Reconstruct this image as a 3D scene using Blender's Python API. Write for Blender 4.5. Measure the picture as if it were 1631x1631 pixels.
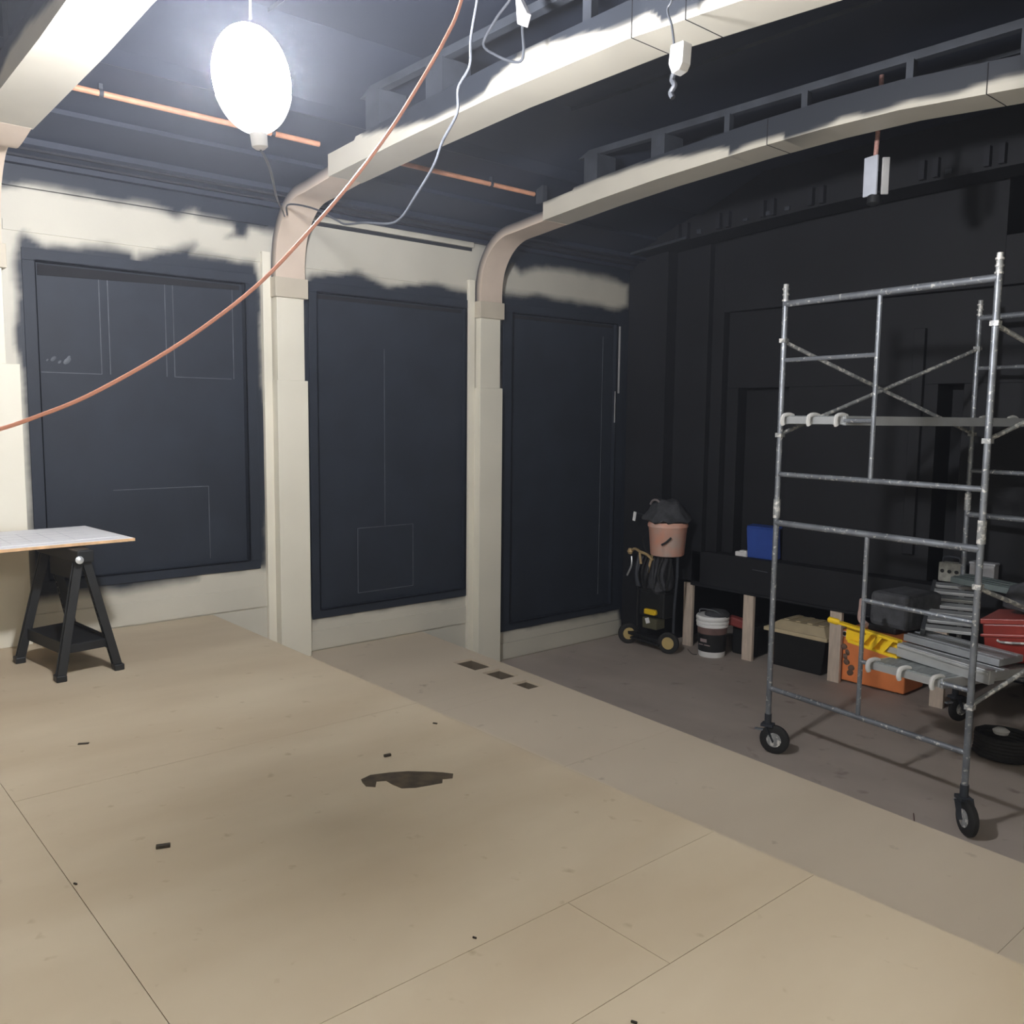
import bpy, math, random
import numpy as np
from mathutils import Vector, Matrix
random.seed(7); np.random.seed(7)
for o in list(bpy.data.objects): bpy.data.objects.remove(o)
COL = bpy.context.scene.collection
SC = bpy.context.scene
# ---------------------------------------------------------------- camera
YAW, PITCH, ROLL, FPX = math.radians(49.0), math.radians(6.1), math.radians(0.6), 1413.0
cf = Vector((-math.sin(YAW)*math.cos(PITCH), math.cos(YAW)*math.cos(PITCH), -math.sin(PITCH)))
r0 = Vector((math.cos(YAW), math.sin(YAW), 0)); u0 = r0.cross(cf)
cr = r0*math.cos(ROLL) + u0*math.sin(ROLL); cu = -r0*math.sin(ROLL) + u0*math.cos(ROLL)
cd = bpy.data.cameras.new('camera'); cam = bpy.data.objects.new('camera', cd); COL.objects.link(cam)
cd.sensor_width = 36; cd.lens = 36*FPX/1631; cd.clip_start = .05; cd.clip_end = 100
M = Matrix((cr, cu, -cf)).transposed().to_4x4(); M.translation = Vector((0, 0, 1.6))
cam.matrix_world = M; SC.camera = cam
# ---------------------------------------------------------------- world / exposure
w = bpy.data.worlds.new('world'); SC.world = w; w.use_nodes = True
w.node_tree.nodes['Background'].inputs[0].default_value = (.5, .55, .65, 1)
w.node_tree.nodes['Background'].inputs[1].default_value = 0.0
# thin scattering volume in the whole room, added for the lamp's lens glow
HAZE = .0042
_nt = w.node_tree; _vs = _nt.nodes.new('ShaderNodeVolumeScatter'); _vs.inputs['Color'].default_value = (.82, .87, 1, 1)
_vs.inputs['Density'].default_value = HAZE; _vs.inputs['Anisotropy'].default_value = .6
if HAZE: _nt.links.new(_vs.outputs[0], _nt.nodes['World Output'].inputs['Volume'])
SC.view_settings.view_transform = 'Standard'; SC.view_settings.look = 'None'
SC.view_settings.gamma = 1; SC.view_settings.use_curve_mapping = False
SC.view_settings.exposure = 0.22
SC.cycles.use_denoising = True
SC.cycles.max_bounces = 8
LAMP = Vector((-3.10, 1.45, 2.785)); LAMP_E = 900.0
LAMP_COL = (1.0, 1.0, 1.04)
# added fill lamp, unseen to the right of the camera, brightens the foreground
FILL = Vector((0.4, 0.8, 2.95)); FILL_W = 95.0

# ---------------------------------------------------------------- materials
def mat(name, col, rough=.6, metal=0.0, var=.12, scale=6.0, bump=.0, bscale=40.0, col2=None, spots=None, attr=None, attr_col=None, emit=None, stretch=None):
    m = bpy.data.materials.new(name); m.use_nodes = True
    nt = m.node_tree; N = nt.nodes; L = nt.links; b = N['Principled BSDF']
    b.inputs['Roughness'].default_value = rough; b.inputs['Metallic'].default_value = metal
    if 'Specular IOR Level' in b.inputs: b.inputs['Specular IOR Level'].default_value = .35
    tc = N.new('ShaderNodeTexCoord'); geo = N.new('ShaderNodeNewGeometry')
    mp = N.new('ShaderNodeMapping'); L.new(geo.outputs['Position'], mp.inputs[0])
    if stretch: mp.inputs['Scale'].default_value = stretch
    n = N.new('ShaderNodeTexNoise'); n.inputs['Scale'].default_value = scale; n.inputs['Detail'].default_value = 6
    L.new(mp.outputs[0], n.inputs['Vector'])
    ramp = N.new('ShaderNodeMapRange'); ramp.inputs[1].default_value = .3; ramp.inputs[2].default_value = .7
    L.new(n.outputs[0], ramp.inputs[0])
    mx = N.new('ShaderNodeMix'); mx.data_type = 'RGBA'
    c2 = col2 or tuple(min(1, c*(1+var)) for c in col); c1 = tuple(c*(1-var) for c in col) if not col2 else col
    mx.inputs[6].default_value = (*c1, 1); mx.inputs[7].default_value = (*c2, 1)
    L.new(ramp.outputs[0], mx.inputs[0]); out = mx.outputs[2]
    if spots:
        sc_, lo, hi, scol = spots
        n2 = N.new('ShaderNodeTexNoise'); n2.inputs['Scale'].default_value = sc_; n2.inputs['Detail'].default_value = 3
        L.new(geo.outputs['Position'], n2.inputs['Vector'])
        r2 = N.new('ShaderNodeMapRange'); r2.inputs[1].default_value = lo; r2.inputs[2].default_value = hi
        L.new(n2.outputs[0], r2.inputs[0])
        m2 = N.new('ShaderNodeMix'); m2.data_type = 'RGBA'; m2.inputs[7].default_value = (*scol, 1)
        L.new(r2.outputs[0], m2.inputs[0]); L.new(out, m2.inputs[6]); out = m2.outputs[2]
    if attr:
        a = N.new('ShaderNodeAttribute'); a.attribute_name = attr
        m3 = N.new('ShaderNodeMix'); m3.data_type = 'RGBA'; m3.inputs[7].default_value = (*attr_col, 1)
        L.new(a.outputs['Fac'], m3.inputs[0]); L.new(out, m3.inputs[6]); out = m3.outputs[2]
    L.new(out, b.inputs['Base Color'])
    if bump:
        n4 = N.new('ShaderNodeTexNoise'); n4.inputs['Scale'].default_value = bscale; n4.inputs['Detail'].default_value = 4
        L.new(mp.outputs[0], n4.inputs['Vector'])
        bp = N.new('ShaderNodeBump'); bp.inputs['Strength'].default_value = bump; bp.inputs['Distance'].default_value = .01
        L.new(n4.outputs[0], bp.inputs['Height']); L.new(bp.outputs[0], b.inputs['Normal'])
    if emit:
        b.inputs['Emission Color'].default_value = (*emit[0], 1); b.inputs['Emission Strength'].default_value = emit[1]
    return m
CREAM = (.60, .575, .485); DARK = (.0155, .021, .032); DARK2 = (.0085, .0095, .0125)
M_cream = mat('cream_wall', (.51, .49, .42), .55, var=.05, scale=2.0, bump=.04, attr='paint', attr_col=DARK)
M_creamp = mat('cream_trim', CREAM, .5, var=.05, scale=3.0)
M_casing = mat('casing_cream', (.68, .65, .55), .5, var=.04, scale=2.0)
M_rib = mat('bare_rib', (.60, .50, .41), .55, var=.06, scale=4.0, attr='paint', attr_col=DARK)
M_beam = mat('beam_cream', (.48, .455, .385), .55, var=.06, scale=3.0, attr='paint', attr_col=(.022, .026, .034))
M_dark = mat('navy_paint', DARK, .62, var=.15, scale=3.0, bump=.05)
M_ridge = mat('paint_ridge', (.075, .085, .10), .5, var=.3, scale=8.0)
M_dark2 = mat('charcoal_paint', DARK2, .7, var=.2, scale=2.0, bump=.05)
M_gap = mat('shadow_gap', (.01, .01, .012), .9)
M_ceil = mat('ceiling_paint', (.030, .034, .046), .6, var=.2, scale=1.5, bump=.05)
M_cove = mat('cove_paint', (.023, .029, .046), .55, var=.12, scale=1.5)
M_covedark = mat('cove_dark', (.012, .013, .018), .7)
M_trussp = mat('truss_paint', (.036, .041, .051), .6, var=.3, scale=5.0)
M_ply = mat('plywood', (.46, .375, .262), .55, var=.0, scale=2.2, bump=.08, bscale=12, col2=(.56, .475, .345), spots=(11, .66, .80, (.36, .28, .18)), stretch=(1, .35, 1))
M_ply2 = mat('plywood_dusty', (.53, .45, .345), .6, scale=1.5, bump=.05, col2=(.60, .515, .40), spots=(8, .68, .80, (.36, .29, .21)), stretch=(1, .35, 1))
M_slab = mat('dusty_floor', (.36, .31, .27), .7, scale=1.6, bump=.06, col2=(.47, .41, .36), spots=(6, .64, .78, (.26, .215, .185)), stretch=(.6, 1, 1))
M_stud = mat('pine_stud', (.60, .50, .41), .7, scale=5, var=.15, stretch=(6, 6, 1))
M_edge = mat('plywood_edge', (.62, .40, .22), .6, scale=20, var=.2)
M_white = mat('white_plastic', (.8, .8, .8), .4, var=.03)
M_paper = mat('white_paper', (.80, .80, .82), .7, var=.02)
M_ink = mat('drawing_ink', (.35, .35, .40), .7)
M_black = mat('black_plastic', (.014, .015, .016), .45, var=.2, bump=.05)
M_blackf = mat('black_fabric', (.05, .052, .058), .85, var=.4, scale=12, bump=.3)
M_steel = mat('galvanised_steel', (.25, .27, .30), .42, .55, scale=9, var=.25, spots=(38, .60, .68, (.70, .70, .68)))
M_steeld = mat('spattered_steel', (.33, .34, .34), .5, .3, scale=12, var=.25, spots=(30, .50, .60, (.75, .74, .70)))
M_rubber = mat('rubber', (.02, .02, .02), .7, var=.3)
M_alu = mat('aluminium', (.55, .57, .58), .38, .6, scale=5, var=.12)
M_gplank = mat('weathered_plank', (.22, .24, .24), .6, .1, scale=10, var=.35, stretch=(6, 1, 6))
M_cord = mat('orange_cord', (.70, .33, .24), .45, var=.1)
M_gcord = mat('grey_cord', (.06, .065, .075), .45, var=.2)
M_pipe = mat('copper_pipe', (.62, .30, .18), .45, .15, var=.15, scale=10)
M_orange = mat('orange_plastic', (.85, .27, .09), .5, var=.1)
M_obucket = mat('dusty_orange_bucket', (.78, .36, .24), .6, scale=5, col2=(.60, .46, .40))
M_yellow = mat('yellow_plastic', (.85, .56, .02), .4, var=.08)
M_tan = mat('tan_plastic', (.58, .48, .31), .5, var=.1)
M_red = mat('red_enamel', (.22, .025, .018), .35, var=.15)
M_blue = mat('blue_plastic', (.03, .075, .33), .4, var=.1)
M_brown = mat('brown_label', (.16, .10, .09), .6, var=.3)
M_stain = mat('dark_spill', (.028, .024, .018), .6, scale=14, col2=(.11, .08, .05))
M_wood = mat('wood_chip', (.035, .028, .02), .7, scale=30, var=.5)
M_lampglow = mat('lamp_globe', (.9, .9, .9), .4, emit=(LAMP_COL, LAMP_E))
M_skin = mat('pink_pole', (.45, .25, .22), .5, scale=60, var=.3)

# ---------------------------------------------------------------- mesh helpers
BASE = {}
class MB:
    def __init__(s): s.v = []; s.f = []; s.att = None; s.smooth = False
    def quad(s, *p):
        i = len(s.v); s.v += [tuple(q) for q in p]; s.f.append(tuple(range(i, i+len(p)))); return s
    def box(s, x0, x1, y0, y1, z0, z1):
        return s.obox(Vector(((x0+x1)/2, (y0+y1)/2, (z0+z1)/2)), (abs(x1-x0), abs(y1-y0), abs(z1-z0)))
    def obox(s, c, size, ax=None, ay=None, bev=0.0):
        c = Vector(c); X = Vector(ax).normalized() if ax is not None else Vector((1, 0, 0))
        Y = Vector(ay) if ay is not None else (Vector((0, 1, 0)) if abs(X.y) < .9 else Vector((-1, 0, 0)))
        Y = (Y - X*Y.dot(X)).normalized(); Z = X.cross(Y)
        hx, hy, hz = [q/2 for q in size]; i = len(s.v)
        for a, b_, d in ((-1,-1,-1),(1,-1,-1),(1,1,-1),(-1,1,-1),(-1,-1,1),(1,-1,1),(1,1,1),(-1,1,1)):
            s.v.append(tuple(c + X*a*hx + Y*b_*hy + Z*d*hz))
        for q in ((0,3,2,1),(4,5,6,7),(0,1,5,4),(1,2,6,5),(2,3,7,6),(3,0,4,7)): s.f.append(tuple(i+k for k in q))
        return s
    def beam(s, a, b_, wd, ht, up=(0, 0, 1)):
        a = Vector(a); b_ = Vector(b_); d = b_-a
        Y = Vector(up).cross(d)
        return s.obox((a+b_)/2, (d.length, wd, ht), d, Y)
    def tube(s, pts, r, n=10, cap=True, radii=None):
        P = [Vector(p) for p in pts]; i0 = len(s.v); up = Vector((0, 0, 1)); prev = None
        for k, p in enumerate(P):
            t = (P[min(k+1, len(P)-1)] - P[max(k-1, 0)]).normalized()
            if prev is None:
                a = t.cross(up); a = a.normalized() if a.length > 1e-4 else Vector((1, 0, 0))
            else: a = (prev - t*prev.dot(t)).normalized()
            prev = a; b_ = t.cross(a); rr = radii[k] if radii else r
            for j in range(n):
                th = 2*math.pi*j/n; s.v.append(tuple(p + a*math.cos(th)*rr + b_*math.sin(th)*rr))
        for k in range(len(P)-1):
            for j in range(n):
                a = i0+k*n+j; b_ = i0+k*n+(j+1) % n; s.f.append((a, b_, b_+n, a+n))
        if cap:
            s.f.append(tuple(i0+j for j in reversed(range(n)))); s.f.append(tuple(i0+(len(P)-1)*n+j for j in range(n)))
        s.smooth = True; return s
    def lathe(s, c, prof, n=24, axis=(0, 0, 1), sx=1, sy=1):
        c = Vector(c); Z = Vector(axis).normalized(); X = Z.orthogonal().normalized() if abs(Z.z) < .99 else Vector((1, 0, 0)); Y = Z.cross(X)
        i0 = len(s.v)
        for r, h in prof:
            for j in range(n):
                th = 2*math.pi*j/n; s.v.append(tuple(c + X*math.cos(th)*r*sx + Y*math.sin(th)*r*sy + Z*h))
        for k in range(len(prof)-1):
            for j in range(n):
                a = i0+k*n+j; b_ = i0+k*n+(j+1) % n; s.f.append((a, b_, b_+n, a+n))
        s.f.append(tuple(i0+j for j in reversed(range(n)))); s.f.append(tuple(i0+(len(prof)-1)*n+j for j in range(n)))
        s.smooth = True; return s
    def prism(s, poly, a, b_):
        """poly: list of 3D points; extruded by vector from a to b_"""
        d = Vector(b_)-Vector(a); i0 = len(s.v); n = len(poly)
        s.v += [tuple(Vector(p)) for p in poly] + [tuple(Vector(p)+d) for p in poly]
        s.f.append(tuple(i0+j for j in range(n))); s.f.append(tuple(i0+n+j for j in reversed(range(n))))
        for j in range(n):
            k = (j+1) % n; s.f.append((i0+j, i0+n+j, i0+n+k, i0+k))
        return s
def obj(name, mb, m, parent=None, base=None, bevel=0.0, smooth=None, sub=0):
    me = bpy.data.meshes.new(name)
    if parent is not None: b0 = BASE[parent.name]
    else:
        if base is None:
            a = np.array(mb.v); base = (float(a[:, 0].mean()), float(a[:, 1].mean()), float(a[:, 2].min()))
        b0 = Vector(base)
    me.from_pydata([tuple(Vector(p)-b0) for p in mb.v], [], mb.f); me.validate(); me.update()
    import bmesh
    bm = bmesh.new(); bm.from_mesh(me); bmesh.ops.recalc_face_normals(bm, faces=bm.faces)
    bm.to_mesh(me); bm.free()
    if mb.att is not None:
        at = me.attributes.new('paint', 'FLOAT', 'POINT'); at.data.foreach_set('value', np.array(mb.att, dtype=np.float32))
    me.materials.append(m); o = bpy.data.objects.new(name, me); COL.objects.link(o)
    BASE[o.name] = b0
    if parent is not None: o.parent = parent
    else: o.location = b0
    sm = mb.smooth if smooth is None else smooth
    if sm:
        me.shade_smooth() if hasattr(me, 'shade_smooth') else None
        try: me.set_sharp_from_angle(angle=math.radians(40))
        except Exception: pass
    if bevel:
        mo = o.modifiers.new('bevel', 'BEVEL'); mo.width = bevel; mo.segments = 2; mo.limit_method = 'ANGLE'
    if sub:
        mo = o.modifiers.new('sub', 'SUBSURF'); mo.levels = sub; mo.render_levels = sub
    return o
def thing(name, label, cat, base, group=None):
    o = bpy.data.objects.new(name, None); COL.objects.link(o); o.location = base; BASE[o.name] = Vector(base)
    o.empty_display_size = .1
    o['label'] = label; o['category'] = cat
    if group: o['group'] = group
    return o
def tag(o, label, cat, group=None, kind=None):
    if label: o['label'] = label
    if cat: o['category'] = cat
    if group: o['group'] = group
    if kind: o['kind'] = kind
    return o
def struct(o, label=None):
    o['kind'] = 'structure'
    if label: o['label'] = label
    return o
def smooth_path(pts, n=6):
    P = [Vector(p) for p in pts]; out = []
    for i in range(len(P)-1):
        p0 = P[max(i-1, 0)]; p1 = P[i]; p2 = P[i+1]; p3 = P[min(i+2, len(P)-1)]
        for k in range(n):
            t = k/n
            out.append(.5*((2*p1) + (p2-p0)*t + (2*p0-5*p1+4*p2-p3)*t*t + (3*p1-p0-3*p2+p3)*t**3))
    out.append(P[-1]); return out

# ================================================================ ROOM
W = -6.84; F2 = -.45; F3 = -.91; XR = 1.3; YF = -2.6; YB = 9.2
# ---- floors: three levels stepping down towards the stage
def sheets(mb, xs, ys, z, th, gap=.004):
    for i in range(len(xs)-1):
        for j in range(len(ys)-1):
            mb.box(xs[i]+gap/2, xs[i+1]-gap/2, ys[j]+gap/2, ys[j+1]-gap/2, z-th, z)
mb = MB()
for (x0, x1, y0, y1) in ((W, -3.99, .76, 2.78), (-3.99, -1.975, .76, 2.78), (-1.975, -1.545, 1.98, 2.78), (-1.975, -1.545, .76, 1.98),
                         (-1.545, XR, .76, 2.78), (W, -4.4, YF, .76), (-4.4, -1.96, YF, .76), (-1.96, XR, YF, .76)):
    mb.box(x0+.0012, x1-.0012, y0+.0012, y1-.0012, -.02, 0)
fl = struct(obj('floor', mb, M_ply, base=(-3, 1, 0)), 'upper plywood floor in the foreground')
mb = MB().box(W, XR, YF, 2.76, F3, -.021)
obj('subfloor', mb, M_stud, fl)
def edge2(x): return 4.82 + (x-W)*(-.075)
mb = MB()
holes = [(-5.80, -5.50, 4.40, 4.60), (-5.41, -5.17, 4.40, 4.585), (-5.04, -4.85, 4.40, 4.55)]
xs = sorted([W, XR] + [h[k] for h in holes for k in (0, 1)] + [-3.6, -1.2])
t = .02
for i in range(len(xs)-1):
    a, b_ = xs[i], xs[i+1]; h = [q for q in holes if abs(q[0]-a) < 1e-6]
    if h:
        mb.box(a, b_, 2.78, h[0][2], F2-t, F2)
        mb.prism([(a, h[0][3], F2), (b_, h[0][3], F2), (b_, edge2(b_), F2), (a, edge2(a), F2)], (0, 0, 0), (0, 0, -t))
    else:
        mb.prism([(a+.001, 2.78, F2), (b_-.001, 2.78, F2), (b_-.001, edge2(b_), F2), (a+.001, edge2(a), F2)], (0, 0, 0), (0, 0, -t))
fl2 = struct(obj('floor', mb, M_ply2, base=(-3, 3.7, F2)), 'middle plywood floor one step down')
mb = MB()
mb.prism([(W, edge2(W)-.001, F2-t), (XR, edge2(XR)-.001, F2-t), (XR, edge2(XR)-.03, F2-t), (W, edge2(W)-.03, F2-t)], (0, 0, 0), (0, 0, F3-F2+t))
for h in holes:
    for (x0, x1, y0, y1) in ((h[0]-.03, h[0], h[2], h[3]), (h[1], h[1]+.03, h[2], h[3]), (h[0], h[1], h[3], h[3]+.02), (h[0], h[1], h[2]-.02, h[2])):
        mb.box(x0, x1, y0, y1, F2-.24, F2-t)
obj('riser', mb, mat('shaded_riser_wood', (.13, .105, .075), .7), fl2)  # dark colour carries the unlit shade inside the floor holes
mb = MB().box(W, XR, 2.78, YB, F3-.05, F3)
struct(obj('floor', mb, M_slab, base=(-3, 6, F3)), 'grey dusty lower floor in front of the stage')
# cable lying in a loop on the lower floor
# ---- left wall with ragged paint edges, stored as a paint attribute on a fine grid
T1 = [(YF, 3.08), (1.3, 3.09), (1.43, 3.08), (1.54, 3.11), (1.66, 3.12), (1.94, 3.11), (2.16, 3.09), (2.37, 3.11), (2.57, 3.07), (2.7, 3.12), (2.78, 3.09), (3.02, 3.07), (3.03, 3.03), (2.96, 2.97), (3.12, 2.99), (3.16, 3.07), (3.35, 3.07),
      (3.6, 3.2), (3.84, 3.25), (4.15, 3.28), (4.47, 3.27), (4.85, 3.27), (5.25, 3.25), (5.46, 3.27), (5.6, 3.25), (5.75, 2.95), (5.84, 3.0), (5.92, 3.1), (6.03, 3.03), (6.18, 3.09), (6.37, 3.13), (6.61, 3.13), (6.96, 3.14), (7.23, 3.13), (7.48, 3.1), (7.6, 3.08), (YB, 3.08), (YB, 4.5), (YF, 4.5)]
W1 = [(1.52, 2.82), (1.66, 2.74), (2.07, 2.78), (2.24, 2.77), (2.27, 2.73), (2.3, 2.77), (2.52, 2.82), (2.71, 2.88), (2.69, 2.82), (2.84, 2.82), (3.19, 2.81), (3.22, 2.73), (3.25, 2.55), (3.24, 2.11), (3.27, 1.5), (3.28, 0.98), (3.26, 0.51), (3.24, 0.33), (3.11, 0.35), (3.0, 0.33), (2.84, 0.36), (2.68, 0.39), (2.66, 0.31), (2.35, 0.29), (1.94, 0.28), (1.52, 0.27), (1.47, 0.29), (1.48, 0.54), (1.49, 0.98), (1.5, 1.5), (1.49, 1.84), (1.46, 2.09), (1.48, 2.39), (1.47, 2.59), (1.5, 2.76)]
W2 = [(3.65, 2.7), (3.7, 2.77), (4.12, 2.83), (4.29, 2.79), (4.47, 2.76), (4.85, 2.81), (4.95, 2.83), (5.14, 2.81), (5.35, 2.8), (5.43, 2.73), (5.36, 2.62), (5.39, 2.54), (5.42, 2.3), (5.38, 2.13), (5.42, 1.97), (5.47, 1.72), (5.48, 1.12), (5.47, 0.44), (5.41, -0.06), (5.4, -0.15), (5.18, -0.18), (4.58, -0.16), (4.35, -0.17), (4.09, -0.15), (4.06, -0.18), (3.92, -0.17), (3.72, -0.14), (3.69, -0.17), (3.63, -0.16), (3.56, -0.15), (3.6, 2.7)]
W3 = [(5.75, 2.81), (5.83, 2.82), (6.05, 2.83), (6.28, 2.85), (6.54, 2.83), (6.79, 2.84), (7.05, 2.83), (7.42, 2.81), (7.62, 2.87), (7.63, 3.11), (7.74, 3.13), (7.9, -1.1), (7.7, -1.07), (7.65, -0.84), (7.6, -0.61), (7.26, -0.64), (6.88, -0.62), (6.53, -0.62), (6.22, -0.63), (6.03, -0.59), (5.84, -0.61), (5.79, -0.6)]
def sdist(P, poly):
    Q = np.array(poly); n = len(Q); d = np.full(len(P), 1e9); ins = np.zeros(len(P), bool)
    for i in range(n):
        a = Q[i]; b_ = Q[(i+1) % n]; e = b_-a; wv = P-a
        tt = np.clip((wv@e)/(e@e), 0, 1); dd = np.hypot(*(wv-tt[:, None]*e).T); d = np.minimum(d, dd)
        c = ((a[1] > P[:, 1]) != (b_[1] > P[:, 1]))
        with np.errstate(divide='ignore', invalid='ignore'):
            xi = (b_[0]-a[0])*(P[:, 1]-a[1])/(b_[1]-a[1]+1e-12)+a[0]
        ins ^= (c & (P[:, 0] < xi))
    return np.where(ins, -d, d)
def fbm(P, s=1.0, seed=0):
    r = np.random.RandomState(seed); out = np.zeros(len(P))
    for k in range(14):
        f = s*(1.5**(k*.7)); a = r.rand()*6.28; out += np.sin((P[:, 0]*math.cos(a)+P[:, 1]*math.sin(a))*f+r.rand()*6.28)/(1+k*.5)
    return out*.25
def paint_of(P):
    nz = fbm(P, 9, 3)
    soft = .018 + .035*np.clip(fbm(P, 2.2, 5)+.4, 0, 1)
    pa = np.zeros(len(P))
    for poly in (T1, W1, W2, W3):
        d = sdist(P, poly) + nz*.022
        pa = np.maximum(pa, np.clip(.5 - d/(2*soft), 0, 1))
    return pa
RECT = [(1.60, 3.10, .41, 2.63), (3.74, 5.33, -.09, 2.63), (5.92, 7.47, -.53, 2.64)]
stp = .025
ys = np.unique(np.round(np.concatenate([np.arange(YF, YB+.01, stp if True else 1), [r[k] for r in RECT for k in (0, 1)]]), 4))
zs = np.unique(np.round(np.concatenate([np.arange(F3, 3.33, stp), [r[k] for r in RECT for k in (2, 3)]]), 4))
YY, ZZ = np.meshgrid(ys, zs, indexing='ij'); P = np.stack([YY.ravel(), ZZ.ravel()], 1); nz_ = len(zs)
mb = MB(); mb.v = [(W, float(a), float(b_)) for a, b_ in P]; mb.att = paint_of(P)
for i in range(len(ys)-1):
    for j in range(len(zs)-1):
        yc = (ys[i]+ys[i+1])/2; zc = (zs[j]+zs[j+1])/2
        if any(r[0] < yc < r[1] and r[2] < zc < r[3] for r in RECT): continue
        mb.f.append((i*nz_+j, (i+1)*nz_+j, (i+1)*nz_+j+1, i*nz_+j+1))
wl = struct(obj('wall_left', mb, M_cream, base=(W, 3, 0)), 'cream panelled wall half covered in navy paint')
mb = MB().box(W-.12, W-.11, YF, YB, F3, 3.9)
obj('backing', mb, M_gap, wl)
# horizontal seams / thin ledges that run along the wall
bays = [(1.41, 3.30, 0.0), (3.58, 5.40, F2), (5.70, 7.64, F3)]
def gridded(fn_box, paint=True): pass
def wallboard(name, n, y0, y1, z0, z1, d, m=M_cream, lab=None):
    """thin board on the wall, gridded so that the paint edge carries on over it"""
    yy = np.arange(y0, y1+.001, .03); yy[-1] = y1; zz = np.linspace(z0, z1, max(2, int((z1-z0)/.03)+1))
    mb = MB(); A, B = np.meshgrid(yy, zz, indexing='ij'); Pp = np.stack([A.ravel(), B.ravel()], 1); nn = len(zz)
    mb.v = [(W+d, float(a), float(b_)) for a, b_ in Pp]; att = list(paint_of(Pp))
    for i in range(len(yy)-1):
        for j in range(nn-1): mb.f.append((i*nn+j, (i+1)*nn+j, (i+1)*nn+j+1, i*nn+j+1))
    k = len(mb.v); mb.box(W, W+d-.0005, y0, y1, z0, z1)
    c = np.array([(v[1], v[2]) for v in mb.v[k:]]); mb.att = att+list(paint_of(c))
    o = obj(name, mb, m, base=(W, (y0+y1)/2, z0)); struct(o, lab); return o
k = 1
for bi, (a, b_, zf) in enumerate(bays):
    wh = ('left', 'middle', 'right')[bi]
    wallboard('baseboard_left', 0, a, b_, zf+.012, zf+.178, .012, lab=f'cream baseboard under the {wh} covered window')
    wallboard(f'trim_{k}', 0, a, b_, 2.815, 2.885, .010, lab=f'cream band above the {wh} covered window'); k += 1
    if bi < 2:
        # crown rail with a dark gap under it
        zc = 3.085 if bi == 0 else 3.185
        wallboard(f'trim_{k}', 0, a, b_, zc+.018, zc+.115, .035, lab=f'crown rail over the {wh} covered window'); k += 1
        mb = MB().box(W, W+.004, a+(.0 if bi else .05), b_, zc-.012, zc+.018)
        if bi: struct(obj(f'trim_{k}', mb, M_gap), 'dark gap under the crown rail'); k += 1
# ---- boarded-up windows
OUT = [(1.515, 3.19, .335, 2.71), (3.66, 5.40, -.165, 2.71), (5.80, 7.60, -.605, 2.72)]
for bi in range(3):
    i0, i1, k0, k1 = RECT[bi]; o0, o1, q0, q1 = OUT[bi]
    wn = bpy.data.objects.new(f'window_{bi+1}', None); COL.objects.link(wn); wn.location = (W, (i0+i1)/2, i_z := k0); BASE[wn.name] = Vector(wn.location)
    struct(wn, ('window covered with navy board, nearest the sawhorse', 'window covered with navy board between the two arch columns', 'window covered with navy board beside the stage corner')[bi])
    d = .05; mb = MB()
    mb.box(W-d-.02, W-d, i0, i1, k0, k1)
    obj('panel', mb, M_dark, wn)
    mb = MB(); tt = .012
    for (a, b_, c, e) in ((o0, o1, k1, q1), (o0, o1, q0, k0), (o0, i0, k0, k1), (i1, o1, k0, k1)):
        mb.box(W-.001, W+tt, a, b_, c, e)
    for (a, b_, c, e) in ((i0-.01, i1+.01, k1, k1+.01), (i0-.01, i1+.01, k0-.01, k0), (i0-.01, i0, k0, k1), (i1, i1+.01, k0, k1)):
        mb.box(W-d, W+tt, a, b_, c, e)
    obj('frame', mb, M_dark, wn, bevel=.002)
    mb = MB(); r = .003
    def vr(y, z0, z1): mb.box(W-d, W-d+.004, y-r, y+r, z0, z1)
    def hr(z, y0, y1): mb.box(W-d, W-d+.004, y0, y1, z-r, z+r)
    if bi == 0:
        for y in (2.02, 2.08, 2.49, 2.55, 3.02): vr(y, 1.88, 2.6)
        hr(1.88, 1.62, 2.02); hr(1.88, 2.55, 3.0); hr(1.03, 2.07, 2.79); vr(2.79, .45, 1.03)
    elif bi == 1:
        hr(.59, 4.15, 4.75); hr(0.0, 4.15, 4.75); vr(4.15, 0, .59); vr(4.75, 0, .59); vr(4.44, .6, 2.2)
    else:
        vr(7.3, -.4, 2.5)
    obj('panel_seam', mb, M_ridge, wn)
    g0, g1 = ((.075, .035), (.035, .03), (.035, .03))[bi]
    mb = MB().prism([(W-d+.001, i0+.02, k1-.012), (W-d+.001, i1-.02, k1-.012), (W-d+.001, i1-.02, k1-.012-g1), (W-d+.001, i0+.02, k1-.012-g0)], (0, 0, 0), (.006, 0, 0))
    obj('top_slot', mb, M_gap, wn)['label'] = 'black slot under the window head'
    if bi == 0:
        mb = MB()
        for (y, z, s) in ((1.70, 1.975, .022), (1.74, 1.955, .014), (1.79, 1.965, .03), (1.80, 1.99, .014), (1.66, 1.965, .01)):
            mb.lathe((W-d, y, z), [(s, 0), (s*.8, .0025), (.001, .003)], 10, axis=(1, 0, 0), sx=1.1, sy=.6)
        obj('paint_smudge', mb, M_ridge, wn)
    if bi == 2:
        mb = MB().box(W+tt, W+tt+.004, 7.49, 7.515, 1.88, 2.62); mb.box(W+tt, W+tt+.003, 7.44, 7.455, 1.55, 1.9)  # lamp-lit jamb highlight put into the colour of this pale strip
        obj('lit_bare_edge', mb, mat('lit_bare_edge', (.45, .45, .46), .5), wn)['label'] = 'pale unpainted edge strip with the lamp highlight painted in'
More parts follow.
